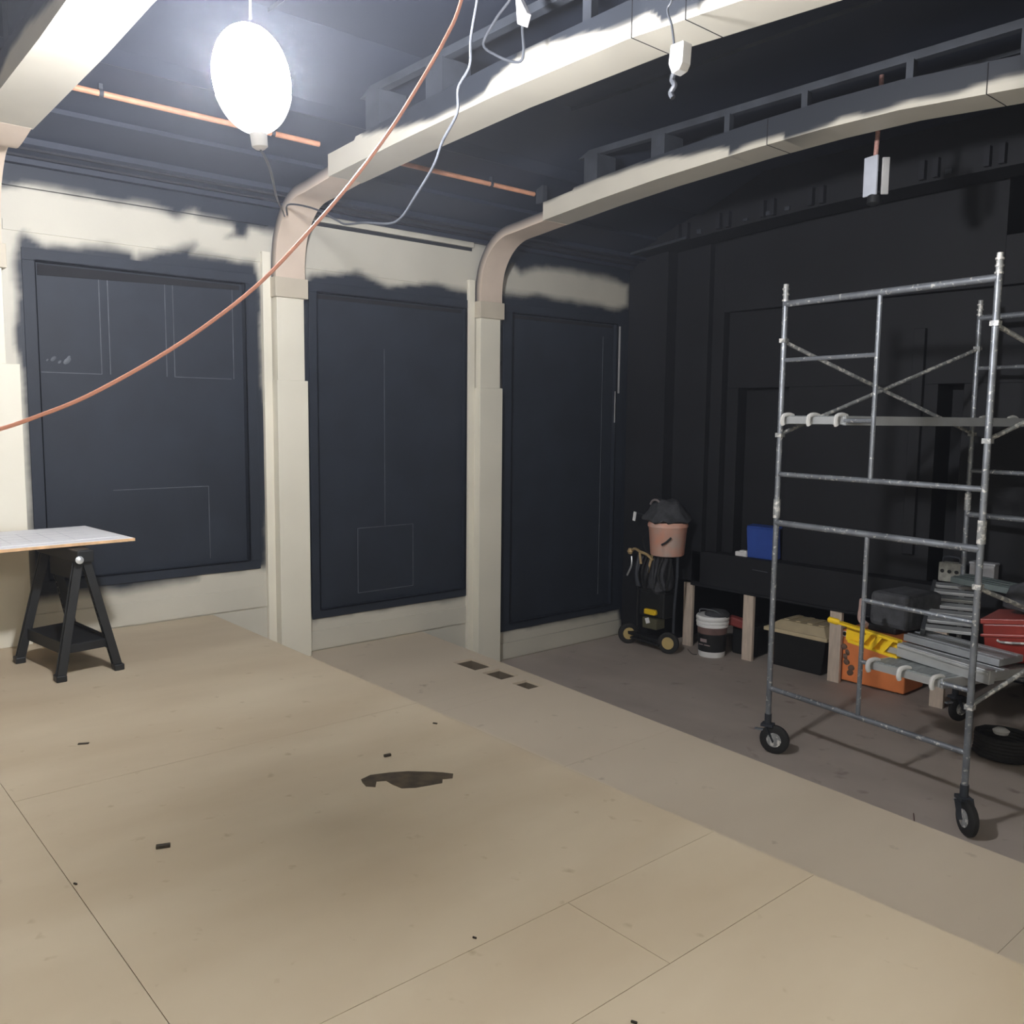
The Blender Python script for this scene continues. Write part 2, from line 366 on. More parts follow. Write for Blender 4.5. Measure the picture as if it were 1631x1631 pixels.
# ---- ceiling and cove
cove = [(W, 3.25), (W+.06, 3.25), (W+.06, 3.285), (-6.60, 3.335), (-6.60, 3.375), (-6.28, 3.47), (-6.28, 3.50), (-5.76, 3.66), (-5.70, 3.64), (-5.60, 3.70), (-5.0, 3.93), (-2.0, 4.0), (1.3, 3.93)]
mb = MB()
for i in range(len(cove)-1):
    (a, c), (b_, e) = cove[i], cove[i+1]
    mb.quad((a, YF, c), (b_, YF, e), (b_, YB, e), (a, YB, c))
ce = struct(obj('ceiling', mb, M_cove, base=(-3, 3, 3.9)), 'dark painted ceiling with a stepped cove')
mb = MB()
for (x, z) in ((-6.745, 3.297), (-6.655, 3.322)):
    mb.box(x-.012, x+.012, YF, YB, z-.014, z+.004)
obj('dark_strip', mb, M_covedark, ce)  # two darker strips running along the cove
mb = MB()
for y in (2.0, 2.45, 4.4, 4.9, 6.2, 6.8): mb.box(-5.0, XR, y-.003, y+.003, 3.90, 3.925)
obj('ceiling_seam', mb, M_trussp, ce)
# ---- other walls (off frame ones close the room)
mb = MB().box(XR, XR+.1, YF, YB, F3, 4.1)
struct(obj('wall_right', mb, M_creamp), 'plain wall beside the photographer')
mb = MB().box(W-.1, XR, YF-.1, YF, F3, 4.1)
struct(obj('wall_front', mb, M_creamp), 'plain wall behind the photographer')
# ================================================================ ARCHES
def prof(z): return z
def zbeam(n, x):
    if n == 0: t_ = [(-6.6, 3.14), (-6.3, 3.20), (-5.85, 3.225), (-4.5, 3.245), (-3.9, 3.27), (-2.5, 3.28), (1.0, 3.2)]
    elif n == 1: t_ = [(-5.85, 3.305), (-4.9, 3.352), (-4.0, 3.388), (-3.0, 3.395), (-2.0, 3.34), (-1., 3.31), (1.0, 3.2)]
    else: t_ = [(-5.87, 3.31), (-5.18, 3.376), (-4.59, 3.42), (-3.75, 3.462), (-3.2, 3.475), (-2.7, 3.47), (-2.0, 3.42), (-1., 3.35), (1.0, 3.2)]
    xs_ = [p[0] for p in t_]; zs_ = [p[1] for p in t_]
    return float(np.interp(x, xs_, zs_))
BND = [
 [(-5.30, 3.30), (-5.01, 3.35), (-4.73, 3.36), (-4.56, 3.35), (-4.27, 3.32), (-4.0, 3.36), (-3, 3.37)],
 [(-5.85, 3.6), (-5.53, 3.6), (-5.39, 3.49), (-4.86, 3.42), (-4.58, 3.4), (-4.35, 3.4), (-4.09, 3.42), (-4.02, 3.47), (-3.8, 3.54), (-3.57, 3.54), (-3.26, 3.49), (-3.12, 3.47), (-2.98, 3.46), (-2.89, 3.47), (-2.83, 3.44), (-2.8, 3.40), (-2.68, 3.41), (-2.6, 3.40), (-2.52, 3.42), (-2.45, 3.43), (-1, 3.45)],
 [(-5.82, 3.46), (-5.36, 3.52), (-5.2, 3.53), (-4.78, 3.55), (-4.55, 3.56), (-4.3, 3.53), (-3.99, 3.52), (-3.935, 3.51), (-3.92, 3.465), (-3.83, 3.49), (-3.71, 3.5), (-3.53, 3.51), (-3.49, 3.50), (-3.485, 3.465), (-3.34, 3.47), (-3.18, 3.49), (-3.08, 3.515), (-2.96, 3.50), (-2.92, 3.49), (-2.63, 3.505), (-2.58, 3.495), (-2.36, 3.48), (-2.31, 3.485), (-2.11, 3.5), (-2.01, 3.49), (-1.5, 3.45)]]
ARCH = [(1.11, 1.39, 0.0), (3.31, 3.585, F2), (5.415, 5.70, F3)]
ALAB = ['painted arch column and overhead beam at the far left, nearest the camera', 'painted arch column and beam between the left and middle covered windows', 'painted arch column and beam nearest the stage']
def arch(n):
    y0, y1, zf = ARCH[n]; yc = (y0+y1)/2
    root = thing('arch_frame', ALAB[n], 'arch beam', (W, yc, zf), 'three arches spanning the room')
    # column: base shaft, inset shaft, collar
    zs_ = 1.88 if n else 1.92
    mb = MB().box(W, W+.125, y0-.0, y1+(.0 if n else .06), zf, zs_)
    obj('column_base', mb, M_casing, root, bevel=.004)
    mb = MB().box(W, W+.10, y0+.02, y1-.015, zs_, 2.56)
    obj('column_shaft', mb, M_casing, root, bevel=.004)
    mb = MB().box(W, W+.13, y0-.005, y1+.01, 2.545, 2.70)
    obj('collar', mb, mat('collar_tan', (.50, .45, .36), .55, var=.05), root, bevel=.003)
    mb = MB().box(W, W+.04, y0-.07, y0, zf, 2.9)
    obj('side_strip', mb, M_casing, root, bevel=.003)
    # curved rib from the collar into the beam
    r = .62 if n else .55
    xe = -5.86; ze = zbeam(n, xe)
    ctrl = [(W+.115, 2.70), (W+.118, 2.84), (W+.155, 3.00), (W+.26, 3.15), (W+.42, 3.245), (W+.66, ze-.035), (xe+.02, ze)]
    inner = smooth_path([(a, 0, b_) for a, b_ in ctrl], 6)
    mb = MB(); att = []; th = .085
    nn = len(inner)
    for i, p in enumerate(inner):
        t_ = (inner[min(i+1, nn-1)]-inner[max(i-1, 0)]).normalized(); nrm = Vector((-t_.z, 0, t_.x))
        q = p + nrm*th
        for (c, y) in ((p, y0+.01), (p, y1-.01), (q, y1-.01), (q, y0+.01)):
            mb.v.append((c.x, y, c.z))
        att += [0, 0, 1, 1] if n else [0, 0, .4, .4]
    for i in range(nn-1):
        for j in range(4):
            a = i*4+j; b_ = i*4+(j+1) % 4; mb.f.append((a, b_, b_+4, a+4))
    mb.f.append((0, 1, 2, 3)); mb.f.append(tuple((nn-1)*4+k for k in (3, 2, 1, 0)))
    mb.att = att; mb.smooth = True
    obj('curved_rib', mb, M_rib, root)
    # cream gusset on the wall behind the rib
    # beam
    mb = MB(); att = []; bx = np.array([p[0] for p in BND[n]]); bz = np.array([p[1] for p in BND[n]])
    H = .15 if n == 0 else .0
    xsx = np.arange(xe, XR, .02); lv = np.linspace(0, 1, 10)
    def top(x, zb):
        base_h = .155 if x < -5.5 else .175
        return zb + base_h
    rows = []
    for i, x in enumerate(xsx):
        zb = zbeam(n, x); zt = top(x, zb); row = []
        bnd = np.interp(x, bx, bz) + .004*math.sin(x*17+n)
        if x > bx[-1]: bnd = zb + .09 + .05*math.sin(x*3.1+n)
        for l in lv: row.append((x, y0, zb+(zt-zb)*l))
        row.append((x, y1, zt)); row.append((x, y1, zb+.01)); row.append((x, y1, zb))
        rows.append(row)
        for (px_, py_, pz_) in row:
            if py_ == y0: att.append(float(np.clip(.5+(pz_-bnd)/.03, 0, 1)))
            else: att.append(1.0 if pz_ > zb+.005 else 0.0)
    m_ = len(rows[0])
    for row in rows: mb.v += row
    for i in range(len(rows)-1):
        for j in range(m_):
            a = i*m_+j; b_ = i*m_+(j+1) % m_; mb.f.append((a, b_, b_+m_, a+m_))
    mb.f.append(tuple(range(m_))); mb.att = att
    bo = obj('beam', mb, M_beam, root, smooth=False)
    # joints on the casing
    for x in {0: (), 1: (-2.98, -2.66), 2: (-3.62, -2.2)}[n]:
        zb = zbeam(n, x); mb = MB().prism([(x-.003, y0-.001, zb+.17), (x-.003, y0-.001, zb-.001), (x-.003, y1, zb-.001), (x-.003, y1, zb), (x-.003, y0+.001, zb+.001), (x-.003, y0+.001, zb+.17)], (0, 0, 0), (.006, 0, 0))
        obj('casing_joint', mb, M_gap, bo)
    # truss above the beam: top chord and posts
    zt = 3.775
    mb = MB(); mb.box(-5.95, XR, y0+.03, y0+.09, zt-.025, zt+.025)
    obj('top_chord', mb, M_trussp, root)
    posts = {0: [(-5.2, .1), (-4.0, .1)], 1: [(-5.30, .16), (-4.60, .17), (-3.30, .06), (-2.6, .06), (-1.9, .06)], 2: [(-5.93, .09), (-5.31, .15), (-4.60, .13), (-3.97, .045), (-3.36, .045), (-2.66, .045), (-2.02, .045), (-1.3, .045)]}[n]
    for (x, wd) in posts:
        zb = zbeam(n, x)+.16
        mb = MB().box(x-wd/2, x+wd/2, y0+.02, y0+.02+(.05 if wd < .1 else .22), zb, zt-.02)
        obj('truss_post', mb, M_trussp, root)
    return root
for n in range(3): arch(n)
# dark panel closing the bay above the last arch's springing
# ================================================================ STAGE WALL
Z3 = 3.42
mb = MB()
mb.box(W, -6.29, 7.66, YB, F3, 3.5)
wb = struct(obj('wall_back', mb, M_dark2, base=(-4, 7.8, 0)), 'black stage wall with recessed panels')
mb = MB().box(-6.42, -5.86, 7.82, YB, -.17, 3.5); obj('pilaster', mb, M_dark2, wb, bevel=.004)
YM = 7.90
mb = MB()
# main face around the large recess (x -5.72.., z .17..2.72)
mb.box(-5.95, -5.72, YM, YB, .17, 3.8)
mb.box(-5.72, -2.98, YM, YB, 2.72, 3.8)
mb.box(-2.98, XR, YM, YB, 2.72, 3.12); mb.box(-2.98, XR, YM+.35, YB, 3.12, 3.9)
obj('upper_panel', mb, M_dark2, wb, bevel=.004)
mb = MB(); y2 = YM+.10
mb.box(-5.72, -5.58, y2, YB, .17, 1.93); mb.box(-5.72, XR, y2, YB, 1.93, 2.72)
mb.box(-4.98, -3.50, y2, YB, .17, 1.93); mb.box(-3.28, -2.4, y2, YB, .17, 1.93); mb.box(-1.6, XR, y2, YB, .17, 1.93)
mb.box(-3.72, -3.62, y2-.05, y2, .4, 2.42)
obj('recess_panel', mb, M_dark2, wb, bevel=.004)
mb = MB(); y3 = y2+.16
mb.box(-5.58, -4.98, y3, YB, .17, 1.93); mb.box(-3.50, -3.28, y3+.15, YB, .17, 1.93); mb.box(-2.4, -1.6, y3+.15, YB, .17, 1.93)
obj('inner_panel', mb, M_dark2, wb)
# arched header with hanging blocks and conduit
mb = MB(); 
hx = np.linspace(W, XR, 40)
def zh(x): return 3.33 + .22*(1-((x+2.6)/4.3)**2) if x < -2.6 else 3.55-.01*(x+2.6)
for i in range(len(hx)-1):
    a, b_ = hx[i], hx[i+1]; za, zb = zh(a), zh(b_)
    mb.prism([(a, 7.45, za), (b_, 7.45, zb), (b_, 7.45, 4.0), (a, 7.45, 4.0)], (0, 0, 0), (0, .36, 0))
hd = obj('header', mb, M_dark2, wb)
rr = random.Random(3); x = -6.0
while x < -1.6:
    z = zh(x)
    mb = MB().box(x, x+.045, 7.40, 7.45, z+.02, z+.17); mb.box(x+.11, x+.155, 7.40, 7.45, z+.02, z+.17)
    obj('hanger_block', mb, M_covedark, wb); x += .5
mb = MB().tube(smooth_path([(x_, 7.40, zh(x_)+.01) for x_ in (-6.65, -6.4, -6.2, -6.0, -5.85)], 3), .014, 8)
obj('conduit', mb, M_trussp, wb)
mb = MB()
for (x, s) in ((-5.2, .02), (-4.95, .03), (-4.75, .03), (-3.3, .03), (-5.75, .035)): mb.box(x, x+.05, 7.43, 7.45, zh(x)+.03, zh(x)+.03+s*1.2)
obj('pale_patch', mb, M_trussp, wb)  # small lighter patches along the header
mb = MB().box(W, XR, YB, YB+.1, F3, 4.1); obj('rear_wall', mb, M_gap, wb)
# stage platform: ledge + skirt
st = thing('stage_platform', 'low black stage ledge on bare stud posts along the far wall', 'stage', (-3, 7.82, F3))
st['kind'] = 'structure'; del st['category']; st.name = 'trim_20'; BASE[st.name] = Vector((-3, 7.82, F3))
mb = MB().box(-5.98, XR, 7.82, 8.02, -.19, .17); obj('stage_skirt', mb, M_dark2, st, bevel=.004)
mb = MB().box(-5.98, XR, 7.815, 7.825, -.215, -.19); obj('skirt_lip', mb, M_dark2, st)
for x in (-6.02, -5.24, -4.26, -3.28, -2.3):
    mb = MB().box(x-.06, x+.06, 7.83, 7.87, F3, -.20); obj('stud_post', mb, M_stud, st, bevel=.002)
mb = MB().tube([(-5.2, 7.819, .06), (-5.02, 7.819, .055)], .004, 6); obj('scratch', mb, M_ridge, st)

# ================================================================ LAMP
lp = thing('work_lamp', 'blazing white hanging work light globe below the dark ceiling', 'lamp', (LAMP.x, LAMP.y, LAMP.z-.30))
prof_ = [(.001, -.185)]+[(.135*math.sin(math.pi*k/14), -.185*math.cos(math.pi*k/14)) for k in range(1, 14)]+[(.001, .185)]
TLT = (-.07, -.08, 1)
mb = MB().lathe(LAMP, prof_, 28, axis=TLT); obj('globe', mb, M_lampglow, lp)
M_collar = mat('glow_collar', (.8, .8, .8), .5, emit=(LAMP_COL, 2.2))  # collar added to block downlight; its own glow keeps the lamp white
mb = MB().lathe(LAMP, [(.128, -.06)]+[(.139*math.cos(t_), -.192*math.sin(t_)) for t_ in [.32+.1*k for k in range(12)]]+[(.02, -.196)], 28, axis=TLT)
obj('glow_collar', mb, M_collar, lp)['label'] = 'added glowing collar that blocks the light below the lamp'
mb = MB().lathe(LAMP, [(.03, -.19), (.028, -.235), (.015, -.245)], 16, axis=TLT); obj('socket', mb, M_white, lp)
mb = MB().tube([(LAMP.x, LAMP.y, LAMP.z+.2), (LAMP.x, LAMP.y, 3.95)], .004, 6); obj('hanging_wire', mb, M_gcord, lp)
wire = [(-3.082, 1.47, 2.545), (-3.5, 1.71, 2.60), (-4.6, 2.28, 2.78), (-5.6, 2.80, 2.98), (-6.30, 3.17, 3.12), (-6.52, 3.30, 3.13)]
mb = MB().tube(smooth_path(wire, 6), .006, 6); tag(obj('lamp_wire', mb, M_gcord), 'thin wire from the lit lamp to the first arch column top', 'wire')
# unseen fill lamp added to light the foreground floor
l2 = thing('fill_lamp', 'added fill lamp out of view, right of the photographer', 'lamp', FILL)
mb = MB().lathe(FILL, [(.02, .12), (.05, .11), (.13, 0), (.135, -.005), (.12, -.004), (.04, .09), (.02, .1)], 20); obj('shade', mb, M_alu, l2)
mb = MB().tube([FILL+Vector((0, 0, .1)), (FILL.x, FILL.y, 3.95)], .005, 6); obj('cord', mb, M_gcord, l2)
ld = bpy.data.lights.new('fill_bulb', 'POINT'); ld.energy = FILL_W; ld.color = (1, .97, .92); ld.shadow_soft_size = .13
lo = bpy.data.objects.new('fill_bulb', ld); COL.objects.link(lo); lo.parent = l2; lo.location = (0, 0, -.02)

# ================================================================ PIPES AND CORDS
def pipe(lab, y0, y1, clamps, x=-5.95, z=3.545):
    root = thing('copper_pipe', lab, 'pipe', (x, (y0+y1)/2, z-.02), 'pipe runs under the ceiling cove')
    mb = MB().tube([(x, y0, z), (x, y1, z)], .019, 12); obj('tube', mb, M_pipe, root)
    for c in clamps:
        mb = MB().tube([(x, c-.012, z), (x, c+.012, z)], .026, 12); mb.box(x-.006, x+.006, c-.012, c+.012, z+.02, z+.07)
        obj('pipe_clamp', mb, M_trussp, root)
    return root
pipe('copper pipe with a clamp, behind the lit lamp', 0.2, 3.29, (1.80, 2.93))
pipe('copper pipe with one clamp, in the bay before the last arch', 3.62, 5.39, (4.90,))
oc = [(-2.60, .30, 1.54), (-2.559, 0.444, 1.546), (-2.541, 0.497, 1.557), (-2.514, 0.578, 1.59), (-2.477, 0.69, 1.644), (-2.424, 0.851, 1.747), (-2.379, 0.989, 1.853), (-2.336, 1.116, 1.97), (-2.293, 1.248, 2.125), (-2.259, 1.35, 2.256), (-2.225, 1.454, 2.406), (-2.195, 1.543, 2.557), (-2.172, 1.615, 2.69), (-2.157, 1.66, 2.802), (-2.13, 1.73, 3.1), (-2.11, 1.78, 3.5), (-2.1, 1.80, 3.97)]
oc = [(-2.80, -.45, 1.75), (-2.70, -.05, 1.60)]+oc
oc = [(-3.0, -1.5, 2.6), (-2.92, -1.0, 2.1)]+oc
mb = MB().tube(smooth_path(oc, 5), .0052, 8); tag(obj('extension_cord', mb, M_cord), 'orange extension cord swooping across the room from the left edge', 'cord')
gc = [(-2.93, 2.385, 3.95), (-2.96, 2.39, 3.6), (-2.99, 2.398, 3.392), (-3.018, 2.405, 3.306), (-3.077, 2.419, 3.18), (-3.088, 2.422, 3.071), (-3.203, 2.45, 3.019), (-3.215, 2.453, 2.918), (-3.373, 2.492, 2.842), (-3.483, 2.519, 2.758), (-3.722, 2.578, 2.667), (-3.895, 2.621, 2.611), (-4.082, 2.667, 2.612), (-4.499, 2.769, 2.695), (-4.858, 2.858, 2.755), (-5.055, 2.906, 2.819), (-5.6, 3.04, 3.0), (-6.3, 3.22, 3.17), (-6.5, 3.31, 3.14)]
mb = MB().tube(smooth_path(gc, 6), .0065, 8); tag(obj('extension_cord', mb, mat('pale_grey_cord', (.05, .055, .065), .5)), 'grey power cord drooping past the middle beam to the column top', 'cord')
# looped cord with white connector near the middle beam
y = 3.1
t2 = thing('plug_cord', 'dark looped cord with a white connector, left of the middle beam joint', 'cord', (-3.6, y, 3.35))
mb = MB().tube(smooth_path([(-3.50, y, 3.98), (-3.587, y, 3.76), (-3.625, y, 3.712), (-3.734, y, 3.655), (-3.836, y, 3.561), (-3.731, y, 3.475), (-3.605, y, 3.408), (-3.532, y, 3.391), (-3.514, y, 3.437), (-3.525, y, 3.53), (-3.525, y, 3.57)], 6), .007, 8)
obj('cable', mb, M_gcord, t2)
mb = MB().prism([(-3.566, y-.015, 3.70), (-3.545, y-.015, 3.705), (-3.480, y-.015, 3.60), (-3.505, y-.015, 3.545), (-3.55, y-.015, 3.57)], (0, 0, 0), (0, .035, 0))
obj('connector', mb, M_white, t2, bevel=.004)
mb = MB().tube([(-3.555, y, 3.70), (-3.57, y, 3.76), (-3.57, y, 3.98)], .006, 8); obj('supply_cable', mb, M_gcord, t2)
y = 3.15
t3 = thing('junction_box', 'small white box hanging on a wire in front of the middle beam', 'box', (-2.55, y, 3.0))
mb = MB().tube(smooth_path([(-2.58, y, 3.98), (-2.60, y, 3.45), (-2.632, y, 3.363), (-2.606, y, 3.29), (-2.585, y, 3.18)], 5), .005, 8); obj('wire', mb, M_gcord, t3)
mb = MB().prism([(-2.585, y-.03, 3.195), (-2.515, y-.03, 3.195), (-2.52, y-.03, 3.11), (-2.535, y-.03, 3.085), (-2.575, y-.03, 3.075), (-2.595, y-.03, 3.12)], (0, 0, 0), (0, .06, 0)); obj('case', mb, M_white, t3, bevel=.005)
mb = MB().tube(smooth_path([(-2.585, y, 3.09), (-2.595, y, 3.06), (-2.58, y, 3.035), (-2.60, y, 3.01), (-2.588, y, 2.985)], 4), .012, 8, radii=None); obj('plug', mb, M_gcord, t3)
# unlit hanging lamp behind the last beam
y = 6.1
t4 = thing('pendant_light', 'unlit pendant with two pale panels on a pink pole under the last arch', 'lamp', (-3.19, y, 3.1))
mb = MB().tube([(-3.195, y, 3.42), (-3.187, y, 3.60), (-3.18, y, 3.97)], .016, 10); obj('pole', mb, M_skin, t4)
mb = MB().obox((-3.223, y, 3.305), (.115, .02, .27), (1, -.25, 0)); obj('panel', mb, mat('pale_panel', (.50, .53, .60), .4), t4, bevel=.006)
mb = MB().obox((-3.122, y+.01, 3.29), (.05, .02, .25), (1, .9, 0)); obj('panel', mb, mat('pale_panel_b', (.42, .42, .42), .4), t4, bevel=.006)
mb = MB().lathe((-3.20, y+.02, 3.10), [(.02, 0), (.05, .02), (.045, .07), (.02, .09)], 14); obj('socket', mb, M_black, t4)

# ================================================================ SAWHORSE AND DRAWING BOARD
sh = thing('sawhorse', 'black plastic folding sawhorse under the drawing board', 'sawhorse', (-6.03, 1.5, 0))
A, B, Cc, D = Vector((-6.27, 1.27, 0)), Vector((-5.67, 1.36, 0)), Vector((-5.72, 1.705, 0)), Vector((-6.38, 1.65, 0))
tl = Vector((-6.28, 1.47, .70)); tr = Vector((-5.76, 1.53, .70))
for foot, topp in ((A, tl), (B, tr), (Cc, tr), (D, tl)):
    s_ = -1 if foot.y < 1.5 else 1
    tp = topp + Vector((0, .022*s_, 0)); d = tp-foot; mb = MB()
    mb.beam(foot+Vector((0, 0, .012)), tp, .055, .028, up=(0, 1, 0))
    off = Vector((.02, 0, 0))
    for k in range(14):
        c = foot + d*(.15+.055*k); mb.obox(c+Vector((0, s_*-.017, 0)), (.03, .012, .012), (1, 0, 0), (0, 1, 0))
    mb.beam(foot+Vector((.022, 0, .012)), tp+Vector((.022, 0, 0)), .012, .05, up=(0, 1, 0)); mb.beam(foot+Vector((-.022, 0, .012)), tp+Vector((-.022, 0, 0)), .012, .05, up=(0, 1, 0))
    lg = obj('leg', mb, M_black, sh, bevel=.003)
    mb = MB().obox(foot+Vector((0, 0, .02)), (.08, .06, .04)); obj('foot_pad', mb, M_black, lg, bevel=.006)
mb = MB().beam(tl+Vector((-.06, -.01, .035)), tr+Vector((.06, .01, .035)), .10, .075); obj('top_beam', mb, M_black, sh, bevel=.008)
mb = MB().beam(tl+Vector((.08, 0, -.06)), tr+Vector((-.08, 0, -.06)), .03, .14); obj('web_panel', mb, M_black, sh, bevel=.004)
mb = MB(); q = .19
pa = [A.lerp(tl, q/.7), B.lerp(tr, q/.7), Cc.lerp(tr, q/.7), D.lerp(tl, q/.7)]
mb.prism([(p.x, p.y, q) for p in pa], (0, 0, 0), (0, 0, .018))
for i in range(4):
    a = pa[i]; b_ = pa[(i+1) % 4]; mb.beam((a.x, a.y, q-.01), (b_.x, b_.y, q-.01), .02, .075 if i in (0, 2) else .05)
obj('shelf_tray', mb, M_black, sh, bevel=.003)
mb = MB().lathe((-5.70, 1.50, .715), [(.022, 0), (.024, .012), (.01, .02)], 14, axis=(1, 0, .2)); obj('latch', mb, M_alu, sh)['label'] = 'shiny metal latch'
# board
bz = .80
Bp = [(-6.69, 1.845), (-5.86, 1.885), (-5.84, 1.18), (-5.86, -.55), (-6.66, -.60)]
Bp = [(-6.70, 1.82), (-5.87, 1.885), (-5.70, -.52), (-6.58, -.60)]
board = thing('drawing_board', 'plywood board covered in white plans on the black sawhorse', 'board', (-6.2, .6, bz-.02))
mb = MB().prism([(x, y_, bz-.018) for x, y_ in Bp], (0, 0, 0), (0, 0, .018)); obj('plywood_sheet', mb, M_edge, board)
mb = MB().prism([(x*.998-.012, y_-.01, bz) for x, y_ in Bp], (0, 0, 0), (0, 0, .003)); obj('white_face', mb, M_paper, board)
mb = MB().prism([(-6.60, 1.50, bz+.003), (-6.58, 1.78, bz+.003), (-5.98, 1.82, bz+.003), (-5.90, 1.05, bz+.003), (-6.52, 1.00, bz+.003)], (0, 0, 0), (0, 0, .002))
tag(obj('drawing_sheet', mb, M_paper), 'white paper plan at the near end of the board', 'paper', 'plans on the board')
mb = MB().prism([(-6.50, .20, bz+.003), (-6.52, .96, bz+.003), (-5.86, 1.0, bz+.003), (-5.80, .22, bz+.003)], (0, 0, 0), (0, 0, .002))
pp = tag(obj('drawing_sheet', mb, M_paper), 'white paper plan at the left edge of the photo, on the board', 'paper', 'plans on the board')
sh2 = [o for o in COL.objects if o.name.startswith('drawing_sheet')][0]
mb = MB()
for k in range(4): mb.box(-6.45+.13*k, -6.448+.13*k, 1.15, 1.7, bz+.005, bz+.0055); mb.box(-6.45, -6.0, 1.2+.12*k, 1.202+.12*k, bz+.005, bz+.0055)
obj('plan_lines', mb, M_ink, sh2)
# second sawhorse carrying the other end (off frame)
s2 = thing('sawhorse', 'second black sawhorse under the board, beyond the left edge', 'sawhorse', (-6.1, -.2, 0))
for sx in (-.3, .3):
    for sy in (-1, 1):
        mb = MB().beam((-6.1+sx, -.2+.22*sy, .012), (-6.1+sx*.85, -.2+.02*sy, .70), .055, .05, up=(0, 1, 0)); obj('leg', mb, M_black, s2)
mb = MB().box(-6.45, -5.75, -.25, -.15, .70, .775); obj('top_beam', mb, M_black, s2)

# ================================================================ SCAFFOLD
Pn = Vector((-3.635, 5.75, 0)); E1 = Vector((1.518, -.21, 0)); E2 = Vector((.615, 1.83, 0))
def S(u, v, z): p = Pn + E1*u + E2*v; return Vector((p.x, p.y, z))
sf = thing('scaffold_tower', 'two-storey galvanised scaffold tower on black casters, right foreground', 'scaffold', (S(.5, .5, 0).x, S(.5, .5, 0).y, F3))
for v in (0, 1):
    for lvl in (0, 1):
        z0, z1, zt, zb = ((-.69, .90, .846, -.41), (.90, 2.45, 2.43, 1.205))[lvl]
        fr = MB()
        for u in (0, 1): fr.tube([S(u, v, z0), S(u, v, z1)], .021, 10)
        fr.tube([S(0, v, zt), S(1, v, zt)], .0235, 10); fr.tube([S(0, v, zb), S(1, v, zb)], .019, 10)
        fr.tube([S(.5, v, zb), S(.5, v, zt)], .016, 8)
        rungs = ((.40, -.02), (2.03, 1.60))[lvl]
        for z in rungs: fr.tube([S(.5*(1-lvl), v, z), S(.5*(1-lvl)+.5, v, z)], .016, 8)
        f = obj('end_frame', fr, M_steel, sf)
        for u in (0, 1):
            mb = MB().tube([S(u, v, z1-.02), S(u, v, z1+.12)], .019 if lvl else .026, 10)
            for k in range(3): mb.tube([S(u, v, z1+.0+.04*k), S(u, v, z1+.012+.04*k)], .025, 10)
            obj('coupling_pin', mb, M_steeld, f)
for (u, a, b_) in ((0, 2.17, 1.50), (0, 1.49, 2.19), (1, 2.17, 1.50), (1, 1.49, 2.19), (1, -.12, .62), (1, .62, -.1)):
    mb = MB().tube([S(u, -.01, a), S(u, 1.01, b_)], .0145, 8)
    mb.obox(S(u, 0.0, a), (.05, .05, .03)); mb.obox(S(u, 1, b_), (.05, .05, .03))
    obj('cross_brace', mb, M_steeld, sf)
for u in (0, 1):
    for v in (0, 1):
        p = S(u, v, 0); r = .11
        sw = {(0, 0): (.9, .3), (1, 0): (.75, -.65), (0, 1): (.35, .9), (1, 1): (.9, .2)}[(u, v)]
        d = Vector((sw[0], sw[1], 0)).normalized(); ax = Vector((-d.y, d.x, 0)); wc = p + d*.055; wc.z = F3+r
        mb = MB().tube([(p.x, p.y, F3+.20), (p.x, p.y, F3+.30)], .026, 10)
        mb.obox((p.x, p.y, F3+.215), (.09, .075, .02), d)
        for s_ in (-1, 1): mb.beam(Vector((p.x, p.y, F3+.21))+ax*.034*s_, wc+ax*.034*s_-Vector((0, 0, .01)), .006, .05, up=ax)
        c = obj('caster', mb, M_trussp, sf)
        c['label'] = 'caster fork'
        prf = [(.03, -.022), (r*.72, -.024), (r*.9, -.022), (r, -.012), (r, .012), (r*.9, .022), (r*.72, .024), (.03, .022)]
        mb = MB().lathe(wc, prf, 26, axis=ax); obj('wheel', mb, M_rubber, c)
        mb = MB().lathe(wc, [(.02, -.03), (.055, -.027), (.055, .027), (.02, .03)], 14, axis=ax); obj('hub', mb, M_steeld, c)
        mb = MB().obox(p+d*-.06+Vector((0, 0, F3+.17)), (.07, .03, .012), d); obj('brake_pedal', mb, M_steel, c)
M_hook = mat('hook_paint', (.62, .62, .60), .5, var=.15)
def plank(lab, u0, u1, z, v0=-.005, v1=1.005, m=M_alu, hooks=True, name='scaffold_plank', group=None, skew=0):
    root = thing(name, lab, 'scaffold plank', S((u0+u1)/2, .5, z), group)
    wd = (u1-u0); mb = MB()
    a0 = S(u0, v0, z); a1 = S(u1, v0, z); b0 = S(u0+skew, v1, z); b1 = S(u1+skew, v1, z)
    for a, b_ in ((a0, b0), (a1, b1)): mb.beam(a+Vector((0, 0, .0)), b_, .03, .062)
    obj('side_rail', mb, m, root)
    mb = MB().prism([a0+Vector((0, 0, .022)), a1+Vector((0, 0, .022)), b1+Vector((0, 0, .022)), b0+Vector((0, 0, .022))], (0, 0, 0), (0, 0, .010)); obj('deck_board', mb, M_gplank, root)
    mb = MB()
    for k in range(6):
        f_ = (k+.5)/6; mb.beam(a0.lerp(b0, f_), a1.lerp(b1, f_), .03, .03)
    mb.beam(a0, a1, .03, .05); obj('cross_bar', mb, m, root)
    if hooks:
        for f_ in (.04, .5, .96):
            for (p, q, dr) in ((a0, a1, -1), (b0, b1, 1)):
                c = p.lerp(q, f_); e = E2.normalized()*dr
                hk = [c + e*-.04 + Vector((0, 0, .03)), c + Vector((0, 0, .04)), c + e*.045+Vector((0, 0, .03)), c + e*.055+Vector((0, 0, -.01)), c+e*.045+Vector((0, 0, -.035))]
                mb = MB().tube(smooth_path(hk, 3), .016, 8); obj('hook', mb, M_hook, root)['label'] = 'pale hook'
    return root
plank('upper scaffold plank at eye height with three pale hooks', .04, .36, 1.60)
